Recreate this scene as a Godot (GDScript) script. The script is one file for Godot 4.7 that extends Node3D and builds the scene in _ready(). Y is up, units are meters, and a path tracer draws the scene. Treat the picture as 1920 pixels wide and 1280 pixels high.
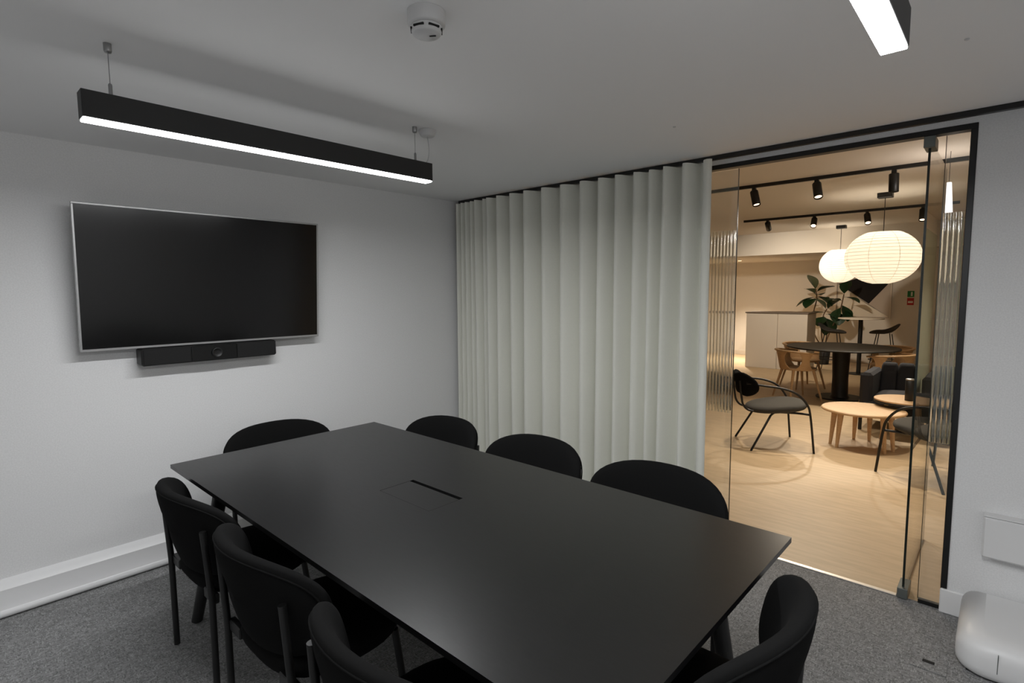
extends Node3D
# Meeting room with a black table, eight chairs, a screen and a curtained glass wall; a warm lounge beyond the open glass door.
# x runs along the glass wall, z runs along the screen wall, the corner of the two is the origin.

var M := {}
var taken := {}
var rng := RandomNumberGenerator.new()

const CEIL := 2.32        # meeting room ceiling
const CEIL2 := 2.60       # lounge ceiling
const WARM := Color(1.0, 0.945, 0.86)

# ------------------------------------------------------------------ helpers
func numbered(called: String) -> String:
	if not taken.has(called):
		taken[called] = 0
		return called
	taken[called] += 1
	return "%s_%03d" % [called, taken[called]]

func thing(called: String, label: String, category: String, at := Vector3.ZERO, turn := 0.0, group := "") -> Node3D:
	var o := Node3D.new()
	o.name = numbered(called)
	add_child(o)
	o.position = at
	o.rotation.y = turn
	tag(o, label, category, group)
	return o

func tag(o: Node, label: String, category: String, group := "") -> void:
	o.set_meta("label", label)
	o.set_meta("category", category)
	if group:
		o.set_meta("group", group)

func copy(o: Node3D, label: String, at: Vector3, turn: float) -> Node3D:
	var base: String = o.name
	if base.length() > 4 and base[-4] == "_" and base.right(3).is_valid_int():
		base = base.left(-4)
	var c: Node3D = o.duplicate()
	c.name = numbered(base)
	add_child(c)
	c.position = at
	c.rotation.y = turn
	c.set_meta("label", label)
	return c

func mb(flat := false) -> SurfaceTool:
	var st := SurfaceTool.new()
	st.begin(Mesh.PRIMITIVE_TRIANGLES)
	st.set_smooth_group(4294967295 if flat else 0)
	return st

func obj(called: String, st: SurfaceTool, m: Material, parent: Node3D = null) -> MeshInstance3D:
	st.generate_normals()
	var o := MeshInstance3D.new()
	o.mesh = st.commit()
	o.material_override = null
	o.mesh.surface_set_material(0, m)
	if parent == null:
		o.name = numbered(called)
		add_child(o)
	else:
		o.name = called
		parent.add_child(o, true)
	return o

func struct(called: String, st: SurfaceTool, m: Material, parent: Node3D = null) -> MeshInstance3D:
	var o := obj(called, st, m, parent)
	if parent == null:
		o.set_meta("kind", "structure")
	return o

func tri(st: SurfaceTool, a: Vector3, b: Vector3, c: Vector3) -> void:
	st.add_vertex(a)
	st.add_vertex(b)
	st.add_vertex(c)

func quad(st: SurfaceTool, a: Vector3, b: Vector3, c: Vector3, d: Vector3) -> void:
	tri(st, a, b, c)
	tri(st, a, c, d)

# box between two corners, edges chamfered by r
func bx(st: SurfaceTool, lo: Vector3, hi: Vector3, r := 0.0, t := Transform3D()) -> void:
	st.set_smooth_group(4294967295)
	var h := (hi - lo) * 0.5
	var c := (hi + lo) * 0.5
	r = minf(r, minf(h.x, minf(h.y, h.z)) * 0.9)
	if r <= 0.0:
		var p := []
		for i in 8:
			p.append(t * (c + Vector3(h.x if i & 1 else -h.x, h.y if i & 2 else -h.y, h.z if i & 4 else -h.z)))
		for f in [[0, 2, 3, 1], [4, 5, 7, 6], [0, 1, 5, 4], [2, 6, 7, 3], [0, 4, 6, 2], [1, 3, 7, 5]]:
			quad(st, p[f[0]], p[f[3]], p[f[2]], p[f[1]])
		return
	# chamfered: 24 corner points, key = corner index * 3 + axis of the face it lies on
	var q := []
	for i in 8:
		var s := Vector3(1 if i & 1 else -1, 1 if i & 2 else -1, 1 if i & 4 else -1)
		for ax in 3:
			var v := h - Vector3(r, r, r)
			v[ax] = h[ax]
			q.append(t * (c + v * s))
	var put := func(ids: Array, n: Vector3) -> void:
		var P := []
		for k in ids:
			P.append(q[k])
		var nn: Vector3 = (P[1] - P[0]).cross(P[2] - P[0])
		if nn.dot(t.basis * n) > 0.0:
			P.reverse()
		for k in range(1, P.size() - 1):
			tri(st, P[0], P[k], P[k + 1])
	for ax in 3:
		var a := (ax + 1) % 3
		var b := (ax + 2) % 3
		for s in 2:
			var ids := []
			for k in [[0, 0], [1, 0], [1, 1], [0, 1]]:
				ids.append(((s << ax) | (k[0] << a) | (k[1] << b)) * 3 + ax)
			var n := Vector3.ZERO
			n[ax] = 1 if s else -1
			put.call(ids, n)
		# edges running along ax
		for k in [[0, 0], [1, 0], [1, 1], [0, 1]]:
			var i0: int = (k[0] << a) | (k[1] << b)
			var i1: int = i0 | (1 << ax)
			var n := Vector3.ZERO
			n[a] = 1 if k[0] else -1
			n[b] = 1 if k[1] else -1
			put.call([i0 * 3 + a, i1 * 3 + a, i1 * 3 + b, i0 * 3 + b], n)
	for i in 8:
		put.call([i * 3, i * 3 + 1, i * 3 + 2], Vector3(1 if i & 1 else -1, 1 if i & 2 else -1, 1 if i & 4 else -1))

func boxm(lo: Vector3, hi: Vector3, r := 0.0) -> SurfaceTool:
	var st := mb(true)
	bx(st, lo, hi, r)
	return st

# rows of points joined to a smooth sheet
func sheet(st: SurfaceTool, rows: Array, closed := false, group := 0) -> void:
	st.set_smooth_group(group)
	for i in rows.size() - 1:
		var a: PackedVector3Array = rows[i]
		var b: PackedVector3Array = rows[i + 1]
		var n := a.size()
		for j in (n if closed else n - 1):
			var k := (j + 1) % n
			quad(st, a[j], b[j], b[k], a[k])

func tube(st: SurfaceTool, pts: PackedVector3Array, radius: Variant, sides := 10, caps := true) -> void:
	var rows := []
	var up := Vector3.UP
	for i in pts.size():
		var d: Vector3 = (pts[mini(i + 1, pts.size() - 1)] - pts[maxi(i - 1, 0)]).normalized()
		if i == 0 and absf(d.dot(up)) > 0.95:
			up = Vector3.RIGHT
		var x := d.cross(up).normalized()
		up = x.cross(d).normalized()
		var r: float = radius if radius is float else radius[i]
		var row := PackedVector3Array()
		for j in sides:
			var a := TAU * j / sides
			row.append(pts[i] + (x * cos(a) + up * sin(a)) * r)
		rows.append(row)
	sheet(st, rows, true)
	if caps:
		st.set_smooth_group(4294967295)
		for e in [0, rows.size() - 1]:
			var row: PackedVector3Array = rows[e]
			for j in range(1, sides - 1):
				if e == 0:
					tri(st, row[0], row[j], row[j + 1])
				else:
					tri(st, row[0], row[j + 1], row[j])

func tubem(pts: Array, radius: Variant, sides := 10) -> SurfaceTool:
	var st := mb()
	tube(st, PackedVector3Array(pts), radius, sides)
	return st

# smooth curve through points
func curve(pts: Array, steps := 6) -> Array:
	var out := []
	for i in pts.size() - 1:
		var p0: Vector3 = pts[maxi(i - 1, 0)]
		var p1: Vector3 = pts[i]
		var p2: Vector3 = pts[i + 1]
		var p3: Vector3 = pts[mini(i + 2, pts.size() - 1)]
		for s in steps:
			out.append(p1.cubic_interpolate(p2, p0, p3, float(s) / steps))
	out.append(pts[-1])
	return out

# profile of (radius, height) turned round the y axis
func lathe(st: SurfaceTool, prof: Array, at := Vector3.ZERO, sides := 24, t := Transform3D()) -> void:
	var rows := []
	for p in prof:
		var row := PackedVector3Array()
		for j in sides:
			var a := TAU * j / sides
			row.append(t * (at + Vector3(p.x * cos(a), p.y, p.x * sin(a))))
		rows.append(row)
	sheet(st, rows, true)

func lathem(prof: Array, at := Vector3.ZERO, sides := 24, t := Transform3D()) -> SurfaceTool:
	var st := mb()
	# doubled rows keep hard edges
	var out := []
	for p in prof:
		out.append(p)
	lathe(st, out, at, sides, t)
	return st

# disc-like cylinder with hard edges
func disc(st: SurfaceTool, c: Vector3, r: float, y0: float, y1: float, bevel := 0.003, sides := 40, rz := -1.0) -> void:
	var k := 1.0 if rz < 0.0 else rz / r
	var t := Transform3D(Basis.from_scale(Vector3(1, 1, k)), c)
	var prof := [Vector2(0.0001, y0), Vector2(r - bevel, y0), Vector2(r, y0 + bevel), Vector2(r, y1 - bevel), Vector2(r - bevel, y1), Vector2(0.0001, y1)]
	for i in prof.size() - 1:
		var rows := []
		for p in [prof[i], prof[i + 1]]:
			var row := PackedVector3Array()
			for j in sides:
				var a := TAU * j / sides
				row.append(t * Vector3(p.x * cos(a), p.y, p.x * sin(a)))
			rows.append(row)
		sheet(st, rows, true, i + 1)

# closed cushion: superellipse outline U x V bent by place(u, v, t)
func pad(place: Callable, U: float, V: float, thick: float, power := 2.5, puff := 0.55, nr := 9, nt := 40) -> SurfaceTool:
	var st := mb()
	var rows := []
	for i in nr * 2 + 1:
		var ph := PI * i / (nr * 2)
		var r: float = pow(sin(ph), puff) if i > 0 and i < nr * 2 else 0.0005
		var t: float = signf(cos(ph)) * pow(absf(cos(ph)), 0.7) * thick
		if i == nr:
			t = 0.0
		var row := PackedVector3Array()
		for j in nt:
			var a := TAU * j / nt
			var c := cos(a)
			var s := sin(a)
			var k := pow(pow(absf(c), power) + pow(absf(s), power), -1.0 / power)
			row.append(place.call(U * r * c * k, V * r * s * k, t))
		rows.append(row)
	sheet(st, rows, true)
	return st

func mat(color: Color, rough := 0.6, metal := 0.0) -> StandardMaterial3D:
	var m := StandardMaterial3D.new()
	m.albedo_color = color
	m.roughness = rough
	m.metallic = metal
	return m

func noise_tex(freq: float, a: Color, b: Color, size := 512, octaves := 4, seed_ := 1, stretch := Vector2.ONE) -> ImageTexture:
	var n := FastNoiseLite.new()
	n.seed = seed_
	n.frequency = freq
	n.fractal_octaves = octaves
	var img := Image.create(size, size, false, Image.FORMAT_RGB8)
	for y in size:
		for x in size:
			# folded so that it repeats without a seam
			var fx := absf(2.0 * x / size - 1.0) * size * 0.5
			var fy := absf(2.0 * y / size - 1.0) * size * 0.5
			var v := clampf(n.get_noise_2d(fx * stretch.x, fy * stretch.y) * 0.9 + 0.5, 0.0, 1.0)
			img.set_pixel(x, y, a.lerp(b, v))
	return ImageTexture.create_from_image(img)

func tri_tex(m: StandardMaterial3D, tex: Texture2D, scale: Vector3) -> void:
	m.albedo_texture = tex
	m.uv1_triplanar = true
	m.uv1_world_triplanar = true
	m.uv1_scale = scale

func pane_mat() -> StandardMaterial3D:
	var m := mat(Color(0.86, 0.92, 0.89, 0.04), 0.0)
	m.transparency = BaseMaterial3D.TRANSPARENCY_ALPHA
	return m

# ------------------------------------------------------------------ materials
func materials() -> void:
	M.wall = mat(Color(0.93, 0.93, 0.93), 0.75)
	tri_tex(M.wall, noise_tex(0.25, Color(0.96, 0.96, 0.96), Color(1, 1, 1), 256, 3, 3), Vector3(2, 2, 2))
	M.ceiling = mat(Color(0.94, 0.94, 0.94), 0.85)
	M.skirting = mat(Color(0.93, 0.93, 0.93), 0.35)
	M.lounge_wall = mat(Color(0.88, 0.85, 0.81), 0.8)
	M.lounge_ceiling = mat(Color(0.87, 0.84, 0.80), 0.85)
	# heathered loop carpet
	var n := 512
	var img := Image.create(n, n, false, Image.FORMAT_RGB8)
	rng.seed = 11
	var cn := FastNoiseLite.new()
	cn.seed = 5
	cn.frequency = 0.012
	for y in n:
		for x in n:
			var fx := absf(2.0 * x / n - 1.0) * n * 0.5
			var fy := absf(2.0 * y / n - 1.0) * n * 0.5
			var v := 0.56 + 0.05 * cn.get_noise_2d(fx, fy)
			img.set_pixel(x, y, Color(v, v, v))
	for k in 26000:
		var x := rng.randi_range(0, n - 1)
		var y := rng.randi_range(0, n - 1)
		var v := 0.56 + rng.randf_range(-0.14, 0.14)
		var w := 2
		var h := 2
		if rng.randf() < 0.5:
			w = rng.randi_range(3, 9)
		else:
			h = rng.randi_range(3, 9)
		img.fill_rect(Rect2i(x, y, w, h), Color(v, v, v))
	M.carpet = mat(Color(0.93, 0.93, 0.93), 0.95)
	tri_tex(M.carpet, ImageTexture.create_from_image(img), Vector3(1.1, 1.1, 1.1))
	# pale oiled oak boards
	M.oak_floor = mat(Color(1, 1, 1), 0.5)
	tri_tex(M.oak_floor, noise_tex(0.02, Color(0.745, 0.65, 0.515), Color(0.80, 0.70, 0.565), 1024, 4, 21, Vector2(0.35, 2.4)), Vector3(0.4, 0.4, 0.4))
	M.oak = mat(Color(1, 1, 1), 0.45)
	tri_tex(M.oak, noise_tex(0.03, Color(0.76, 0.62, 0.46), Color(0.85, 0.71, 0.55), 512, 4, 31, Vector2(0.5, 4.0)), Vector3(1.5, 1.5, 1.5))
	# black stained oak veneer
	M.table = mat(Color(1, 1, 1), 0.33)
	M.table.metallic_specular = 0.55
	tri_tex(M.table, noise_tex(0.03, Color(0.055, 0.055, 0.055), Color(0.085, 0.085, 0.085), 1024, 5, 41, Vector2(0.6, 5.0)), Vector3(0.8, 0.8, 0.8))
	M.table.roughness_texture = noise_tex(0.04, Color(0.94, 0.94, 0.94), Color(1, 1, 1), 512, 4, 42, Vector2(0.5, 5.0))
	M.black_wood = mat(Color(0.09, 0.09, 0.09), 0.5)
	M.slot = mat(Color(0.02, 0.02, 0.02), 0.8)
	# black wool upholstery
	M.wool = mat(Color(0.105, 0.105, 0.105), 0.95)
	tri_tex(M.wool, noise_tex(0.5, Color(0.75, 0.75, 0.75), Color(1, 1, 1), 256, 3, 51), Vector3(9, 9, 9))
	M.wool.rim_enabled = true
	M.wool.rim = 0.04
	M.wool.metallic_specular = 0.15
	M.black_metal = mat(Color(0.06, 0.06, 0.06), 0.45)
	M.lamp_black = mat(Color(0.13, 0.13, 0.13), 0.5)
	M.lamp_white = mat(Color(0.80, 0.80, 0.80), 0.45)
	M.frame_black = mat(Color(0.07, 0.07, 0.07), 0.4)
	M.steel = mat(Color(0.62, 0.62, 0.62), 0.35, 0.9)
	M.fitting = mat(Color(0.46, 0.48, 0.47), 0.4, 0.6)
	M.alu = mat(Color(0.86, 0.83, 0.79), 0.35, 0.5)
	M.curtain = mat(Color(0.945, 0.945, 0.905), 0.9)
	tri_tex(M.curtain, noise_tex(0.35, Color(0.93, 0.93, 0.93), Color(1, 1, 1), 256, 3, 61, Vector2(3.0, 0.7)), Vector3(6, 6, 6))
	M.glass = pane_mat()
	M.glass_edge = mat(Color(0.09, 0.12, 0.10), 0.2)
	M.reeded = mat(Color(0.97, 0.98, 0.97, 0.0), 0.04)
	M.reeded.refraction_enabled = true
	M.reeded.refraction_scale = 0.05
	M.white_plastic = mat(Color(0.90, 0.90, 0.90), 0.4)
	M.white_panel = mat(Color(0.89, 0.89, 0.89), 0.35)
	M.bezel = mat(Color(0.72, 0.72, 0.72), 0.35, 0.6)
	M.screen = mat(Color(0.03, 0.03, 0.03), 0.16)
	M.black_plastic = mat(Color(0.07, 0.07, 0.07), 0.45)
	M.grille = mat(Color(0.10, 0.10, 0.10), 0.9)
	M.lens = mat(Color(0.03, 0.03, 0.03), 0.05)
	M.led = mat(Color(1, 1, 1), 0.6)
	M.led.emission_enabled = true
	M.led.emission = Color(1, 1, 1)
	M.led.emission_energy_multiplier = 34.0
	M.paper = mat(Color(0.89, 0.87, 0.83), 0.9)
	M.paper.backlight_enabled = true
	M.paper.backlight = Color(1.0, 0.995, 0.975)
	M.paper_seam = mat(Color(0.86, 0.80, 0.70), 0.9)
	M.paper_seam.backlight_enabled = true
	M.paper_seam.backlight = Color(0.7, 0.68, 0.62)
	M.bulb = mat(Color(1, 1, 1), 0.5)
	M.bulb.emission_enabled = true
	M.bulb.emission = WARM
	M.bulb.emission_energy_multiplier = 6.0
	M.spot_glow = mat(Color(1, 1, 1), 0.5)
	M.spot_glow.emission_enabled = true
	M.spot_glow.emission = Color(1.0, 0.85, 0.68)
	M.spot_glow.emission_energy_multiplier = 4.0
	M.cone_glow = mat(Color(1, 1, 1), 0.5)
	M.cone_glow.emission_enabled = true
	M.cone_glow.emission = Color(1.0, 0.97, 0.95)
	M.cone_glow.emission_energy_multiplier = 1.6
	M.seat_grey = mat(Color(0.29, 0.28, 0.265), 0.95)
	M.seat_grey.metallic_specular = 0.25
	M.tuft = mat(Color(0.17, 0.17, 0.19), 0.95)
	M.round_top = mat(Color(0.15, 0.135, 0.12), 0.5)
	M.counter = mat(Color(0.84, 0.80, 0.75), 0.6)
	M.counter_top = mat(Color(0.45, 0.40, 0.36), 0.5)
	M.leaf = mat(Color(0.13, 0.24, 0.13), 0.45)
	M.trunk = mat(Color(0.40, 0.30, 0.20), 0.9)
	M.pot = mat(Color(0.22, 0.23, 0.25), 0.7)
	M.canvas = mat(Color(0.76, 0.71, 0.66), 0.9)
	M.canvas_pale = mat(Color(0.90, 0.86, 0.80), 0.9)
	M.canvas_dark = mat(Color(0.08, 0.07, 0.07), 0.9)
	M.art_frame = mat(Color(0.86, 0.82, 0.77), 0.6)
	M.sage = mat(Color(0.60, 0.62, 0.54), 0.7)
	M.green_sign = mat(Color(0.10, 0.48, 0.25), 0.6)
	M.red_sign = mat(Color(0.72, 0.12, 0.10), 0.6)
	M.sign_white = mat(Color(0.90, 0.88, 0.85), 0.6)

# ------------------------------------------------------------------ meeting room chair
func make_chair(label: String, at: Vector3, turn: float) -> Node3D:
	var t := thing("meeting_chair", label, "chair", at, turn, "black upholstered chairs round the meeting table")
	# faces -z; the padded back bends round an arc
	var R := 0.42
	var zc := 0.27 - 0.03 - R
	var yc := 0.615
	var bend := func(u: float, v: float, d: float) -> Vector3:
		var a := u / R
		var lean := 0.06 * (v / 0.17)
		var r := R + d + lean * 0.45
		return Vector3(r * sin(a), yc + v, zc + r * cos(a) + lean * 0.2)
	var back := obj("backrest", pad(bend, 0.345, 0.175, 0.032, 2.7, 0.5, 10, 56), M.wool, t)
	# stitched seam round the outside of the padding
	var seam := []
	for j in 33:
		var a := lerpf(-0.12, PI + 0.12, j / 32.0)
		var c := cos(a)
		var s := sin(a)
		var k := pow(pow(absf(c), 2.7) + pow(absf(s), 2.7), -1.0 / 2.7)
		seam.append(bend.call(0.345 * 0.945 * c * k, 0.175 * 0.90 * s * k, 0.0225))
	obj("piping", tubem(seam, 0.0028, 6), M.wool, back)
	var flat := func(u: float, v: float, d: float) -> Vector3:
		return Vector3(u, 0.425 + d - 0.02 * pow(u / 0.25, 2.0), v - 0.01)
	obj("seat", pad(flat, 0.245, 0.235, 0.05, 2.9, 0.45, 8, 44), M.wool, t)
	for s in [-1.0, 1.0]:
		obj("leg", tubem([Vector3(s * 0.245, 0, 0.212), Vector3(s * 0.247, 0.40, 0.212), Vector3(s * 0.240, 0.67, 0.228)], 0.0125, 10), M.black_metal, t)
		obj("leg", tubem([Vector3(s * 0.225, 0, -0.215), Vector3(s * 0.205, 0.39, -0.17)], 0.0125, 10), M.black_metal, t)
		obj("seat_bracket", boxm(Vector3(minf(s * 0.247, s * 0.15), 0.375, 0.185), Vector3(maxf(s * 0.247, s * 0.15), 0.415, 0.21), 0.004), M.black_metal, t)
	obj("crossbar", tubem([Vector3(-0.205, 0.385, -0.17), Vector3(0.205, 0.385, -0.17)], 0.011, 8), M.black_metal, t)
	return t

# ------------------------------------------------------------------ lounge furniture
func make_lounge_chair(label: String, at: Vector3, turn: float) -> Node3D:
	var t := thing("lounge_chair", label, "chair", at, turn, "low lounge chairs with black tube frames")
	# faces +z
	for s in [-1.0, 1.0]:
		obj("leg", tubem(curve([Vector3(s * 0.30, 0, 0.275), Vector3(s * 0.288, 0.36, 0.235), Vector3(s * 0.285, 0.47, 0.20), Vector3(s * 0.28, 0.565, 0.11), Vector3(s * 0.27, 0.615, -0.02), Vector3(s * 0.245, 0.635, -0.18), Vector3(s * 0.17, 0.645, -0.315)], 6), 0.0105, 8), M.black_metal, t)
		obj("leg", tubem([Vector3(s * 0.265, 0, -0.285), Vector3(s * 0.225, 0.345, -0.10), Vector3(s * 0.19, 0.362, -0.06), Vector3(s * 0.14, 0.366, 0.0)], 0.0105, 8), M.black_metal, t)
		obj("back_support", tubem(curve([Vector3(s * 0.12, 0.66, -0.365), Vector3(s * 0.12, 0.50, -0.345), Vector3(s * 0.12, 0.42, -0.325), Vector3(s * 0.125, 0.37, -0.27), Vector3(s * 0.135, 0.362, -0.16), Vector3(s * 0.20, 0.366, 0.12), Vector3(s * 0.285, 0.37, 0.232)], 6), 0.0105, 8), M.black_metal, t)
	var flat := func(u: float, v: float, d: float) -> Vector3:
		return Vector3(u * (1.0 + 0.12 * v / 0.26), 0.402 + d + 0.03 * v / 0.26, v + 0.01)
	obj("seat", pad(flat, 0.268, 0.275, 0.042, 2.3, 0.4, 7, 40), M.seat_grey, t)
	var bend := func(u: float, v: float, d: float) -> Vector3:
		var w := 0.74 + 0.26 * smoothstep(0.0, 0.14, absf(u))
		return Vector3(u, 0.625 + v * w * 0.97, -0.350 - d - v * w * 0.20 + 0.11 * pow(u / 0.22, 2.0))
	obj("backrest", pad(bend, 0.235, 0.140, 0.028, 2.2, 0.45, 7, 48), M.wool, t)
	return t

func make_oak_chair(label: String, at: Vector3, turn: float) -> Node3D:
	var t := thing("oak_armchair", label, "chair", at, turn, "oak shell armchairs at the round table")
	# faces +z
	var st := mb()
	disc(st, Vector3(0, 0, 0.01), 0.235, 0.425, 0.45, 0.006, 32)
	obj("seat", st, M.oak, t)
	# top rail: a flat band round the back and the arms
	st = mb()
	var rows := []
	for i in 41:
		var a := lerpf(-2.05, 2.05, i / 40.0)
		var w := 0.030 - 0.012 * absf(a) / 2.05
		var r := 0.285
		var y := 0.70 - 0.035 * pow(absf(a) / 2.05, 2.0)
		var d := Vector3(sin(a), 0, -cos(a))
		rows.append(PackedVector3Array([d * (r - w) + Vector3(0, y, 0), d * (r - w * 0.6) + Vector3(0, y + 0.011, 0), d * (r + w * 0.6) + Vector3(0, y + 0.011, 0), d * (r + w) + Vector3(0, y, 0), d * (r + w * 0.4) + Vector3(0, y - 0.014, 0), d * (r - w * 0.4) + Vector3(0, y - 0.014, 0)]))
	sheet(st, rows, true)
	for e in [0, 40]:
		for j in range(1, 5):
			tri(st, rows[e][0], rows[e][j], rows[e][j + 1])
	obj("top_rail", st, M.oak, t)
	# three shell staves between seat and rail, waisted like the photo's
	for b in [[0.0, 0.25, 0.34], [-1.45, 0.12, 0.24], [1.45, 0.12, 0.24]]:
		st = mb()
		var inner := []
		var outer := []
		for i in 9:
			var f := i / 8.0
			var half: float = b[1] + b[2] * pow(f, 3.0) + 0.42 * pow(1.0 - f, 3.0)
			var r := lerpf(0.225, 0.282, f)
			var y := lerpf(0.432, 0.70 - 0.035 * pow(absf(b[0]) / 2.05, 2.0), f)
			var ri := PackedVector3Array()
			var ro := PackedVector3Array()
			for j in 9:
				var a: float = b[0] + half * (j / 4.0 - 1.0)
				var d := Vector3(sin(a), 0, -cos(a))
				ri.append(d * (r - 0.006) + Vector3(0, y, 0))
				ro.append(d * (r + 0.006) + Vector3(0, y, 0))
			inner.append(ri)
			outer.append(ro)
		sheet(st, inner)
		sheet(st, outer)
		st.set_smooth_group(3)
		for i in 8:
			quad(st, inner[i][0], outer[i][0], outer[i + 1][0], inner[i + 1][0])
			quad(st, inner[i][8], outer[i][8], outer[i + 1][8], inner[i + 1][8])
		obj("stave", st, M.oak, t)
	for s in [-1.0, 1.0]:
		for z in [-1.0, 1.0]:
			obj("leg", tubem([Vector3(s * 0.235, 0, z * 0.225), Vector3(s * 0.15, 0.43, z * 0.14)], [0.012, 0.02], 10), M.oak, t)
	return t

func make_stool(label: String, at: Vector3, turn: float) -> Node3D:
	var t := thing("bar_stool", label, "stool", at, turn, "bar stools at the tall table")
	var shell := func(u: float, v: float, d: float) -> Vector3:
		return Vector3(u, 0.735 + d + 0.13 * pow(maxf(0.0, (-v + 0.02) / 0.22), 2.2) + 0.04 * pow(absf(u) / 0.22, 2.0), v)
	obj("seat", pad(shell, 0.24, 0.235, 0.014, 2.4, 0.4, 6, 32), M.seat_grey, t)
	for s in [-1.0, 1.0]:
		for z in [-1.0, 1.0]:
			obj("leg", tubem([Vector3(s * 0.20, 0, z * 0.20), Vector3(s * 0.10, 0.73, z * 0.10)], 0.008, 8), M.black_metal, t)
	var ring := []
	for i in 33:
		ring.append(Vector3(0.178 * 1.30 * cos(TAU * i / 32), 0.24, 0.178 * 1.30 * sin(TAU * i / 32)))
	obj("footrest", tubem(ring, 0.007, 8), M.black_metal, t)
	return t

func make_lantern(label: String, at: Vector3, rx: float, ry: float, energy: float) -> Node3D:
	var t := thing("paper_lantern", label, "lamp", at, 0.0, "paper lantern pendants")
	var st := mb()
	var prof := []
	var n := 96
	var a0 := 0.47
	for i in n + 1:
		var a := lerpf(a0, PI - 0.22, float(i) / n)
		var k := 1.0 - 0.006 * pow(absf(sin(i * PI / 4.0)), 0.7)
		prof.append(Vector2(rx * sin(a) * k, ry * cos(a)))
	lathe(st, prof, Vector3.ZERO, 64)
	obj("paper_shade", st, M.paper, t)
	for j in 8:
		var pts := []
		for i in 25:
			var a := lerpf(a0, PI - 0.22, i / 24.0)
			pts.append(Vector3(rx * 0.995 * sin(a) * cos(TAU * j / 8 + 0.2), ry * cos(a), rx * 0.995 * sin(a) * sin(TAU * j / 8 + 0.2)))
		obj("paper_seam", tubem(pts, 0.0016, 5), M.paper_seam, t)
	var hoops := mb()
	for i in 19:
		var a := lerpf(0.52, PI - 0.36, i / 18.0)
		var ring := PackedVector3Array()
		for j in 49:
			ring.append(Vector3(rx * 1.001 * sin(a) * cos(TAU * j / 48), ry * cos(a), rx * 1.001 * sin(a) * sin(TAU * j / 48)))
		tube(hoops, ring, 0.0016, 5, false)
	obj("bamboo_hoops", hoops, M.paper_seam, t)
	obj("cord", tubem([Vector3(0, CEIL2 - at.y - 0.02, 0), Vector3(0, 0.17, 0)], 0.004, 6), M.black_metal, t)
	obj("canopy", boxm(Vector3(-0.07, CEIL2 - at.y - 0.055, -0.05), Vector3(0.07, CEIL2 - at.y - 0.0005, 0.05), 0.004), M.black_metal, t)
	var b := mb()
	var bp := []
	for i in 13:
		var a := lerpf(0.01, PI - 0.01, i / 12.0)
		bp.append(Vector2(0.06 * sin(a), 0.06 * cos(a) + 0.11))
	lathe(b, bp, Vector3.ZERO, 20)
	obj("bulb", b, M.bulb, t)
	var l := OmniLight3D.new()
	l.name = "lantern_light"
	t.add_child(l, true)
	l.position = Vector3(0, 0.11, 0)
	l.light_color = WARM
	l.light_energy = energy
	l.light_size = 0.05
	l.omni_range = 14.0
	l.omni_attenuation = 2.0
	l.shadow_enabled = true
	return t

# head of a ceiling track; aim is a direction
func make_spot(label: String, at: Vector3, aim: Vector3, energy: float, group: String) -> Node3D:
	var t := thing("track_spotlight", label, "spotlight", at, 0.0, group)
	obj("stem", boxm(Vector3(-0.018, -0.035, -0.018), Vector3(0.018, 0.0, 0.018), 0.002), M.black_metal, t)
	var y := -aim.normalized()
	var x := Vector3.FORWARD.cross(y).normalized()
	var tr := Transform3D(Basis(x, y, x.cross(y)), Vector3(0, -0.04, 0))
	obj("housing", lathem([Vector2(0.0005, 0.01), Vector2(0.034, 0.01), Vector2(0.038, 0.004), Vector2(0.038, -0.145), Vector2(0.034, -0.148), Vector2(0.031, -0.13)], Vector3.ZERO, 24, tr), M.black_metal, t)
	obj("lens", lathem([Vector2(0.0005, -0.132), Vector2(0.031, -0.132)], Vector3.ZERO, 24, tr), M.spot_glow, t)
	var l := SpotLight3D.new()
	l.name = "spot_light"
	t.add_child(l, true)
	l.position = tr * Vector3(0, -0.152, 0)
	l.basis = Basis.looking_at(aim.normalized(), Vector3.FORWARD if absf(aim.normalized().y) > 0.9 else Vector3.UP)
	l.light_color = WARM
	l.light_energy = energy
	l.light_size = 0.045
	l.spot_angle = 46.0
	l.spot_angle_attenuation = 0.9
	l.spot_range = 14.0
	l.spot_attenuation = 2.0
	l.shadow_enabled = true
	return t

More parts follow.
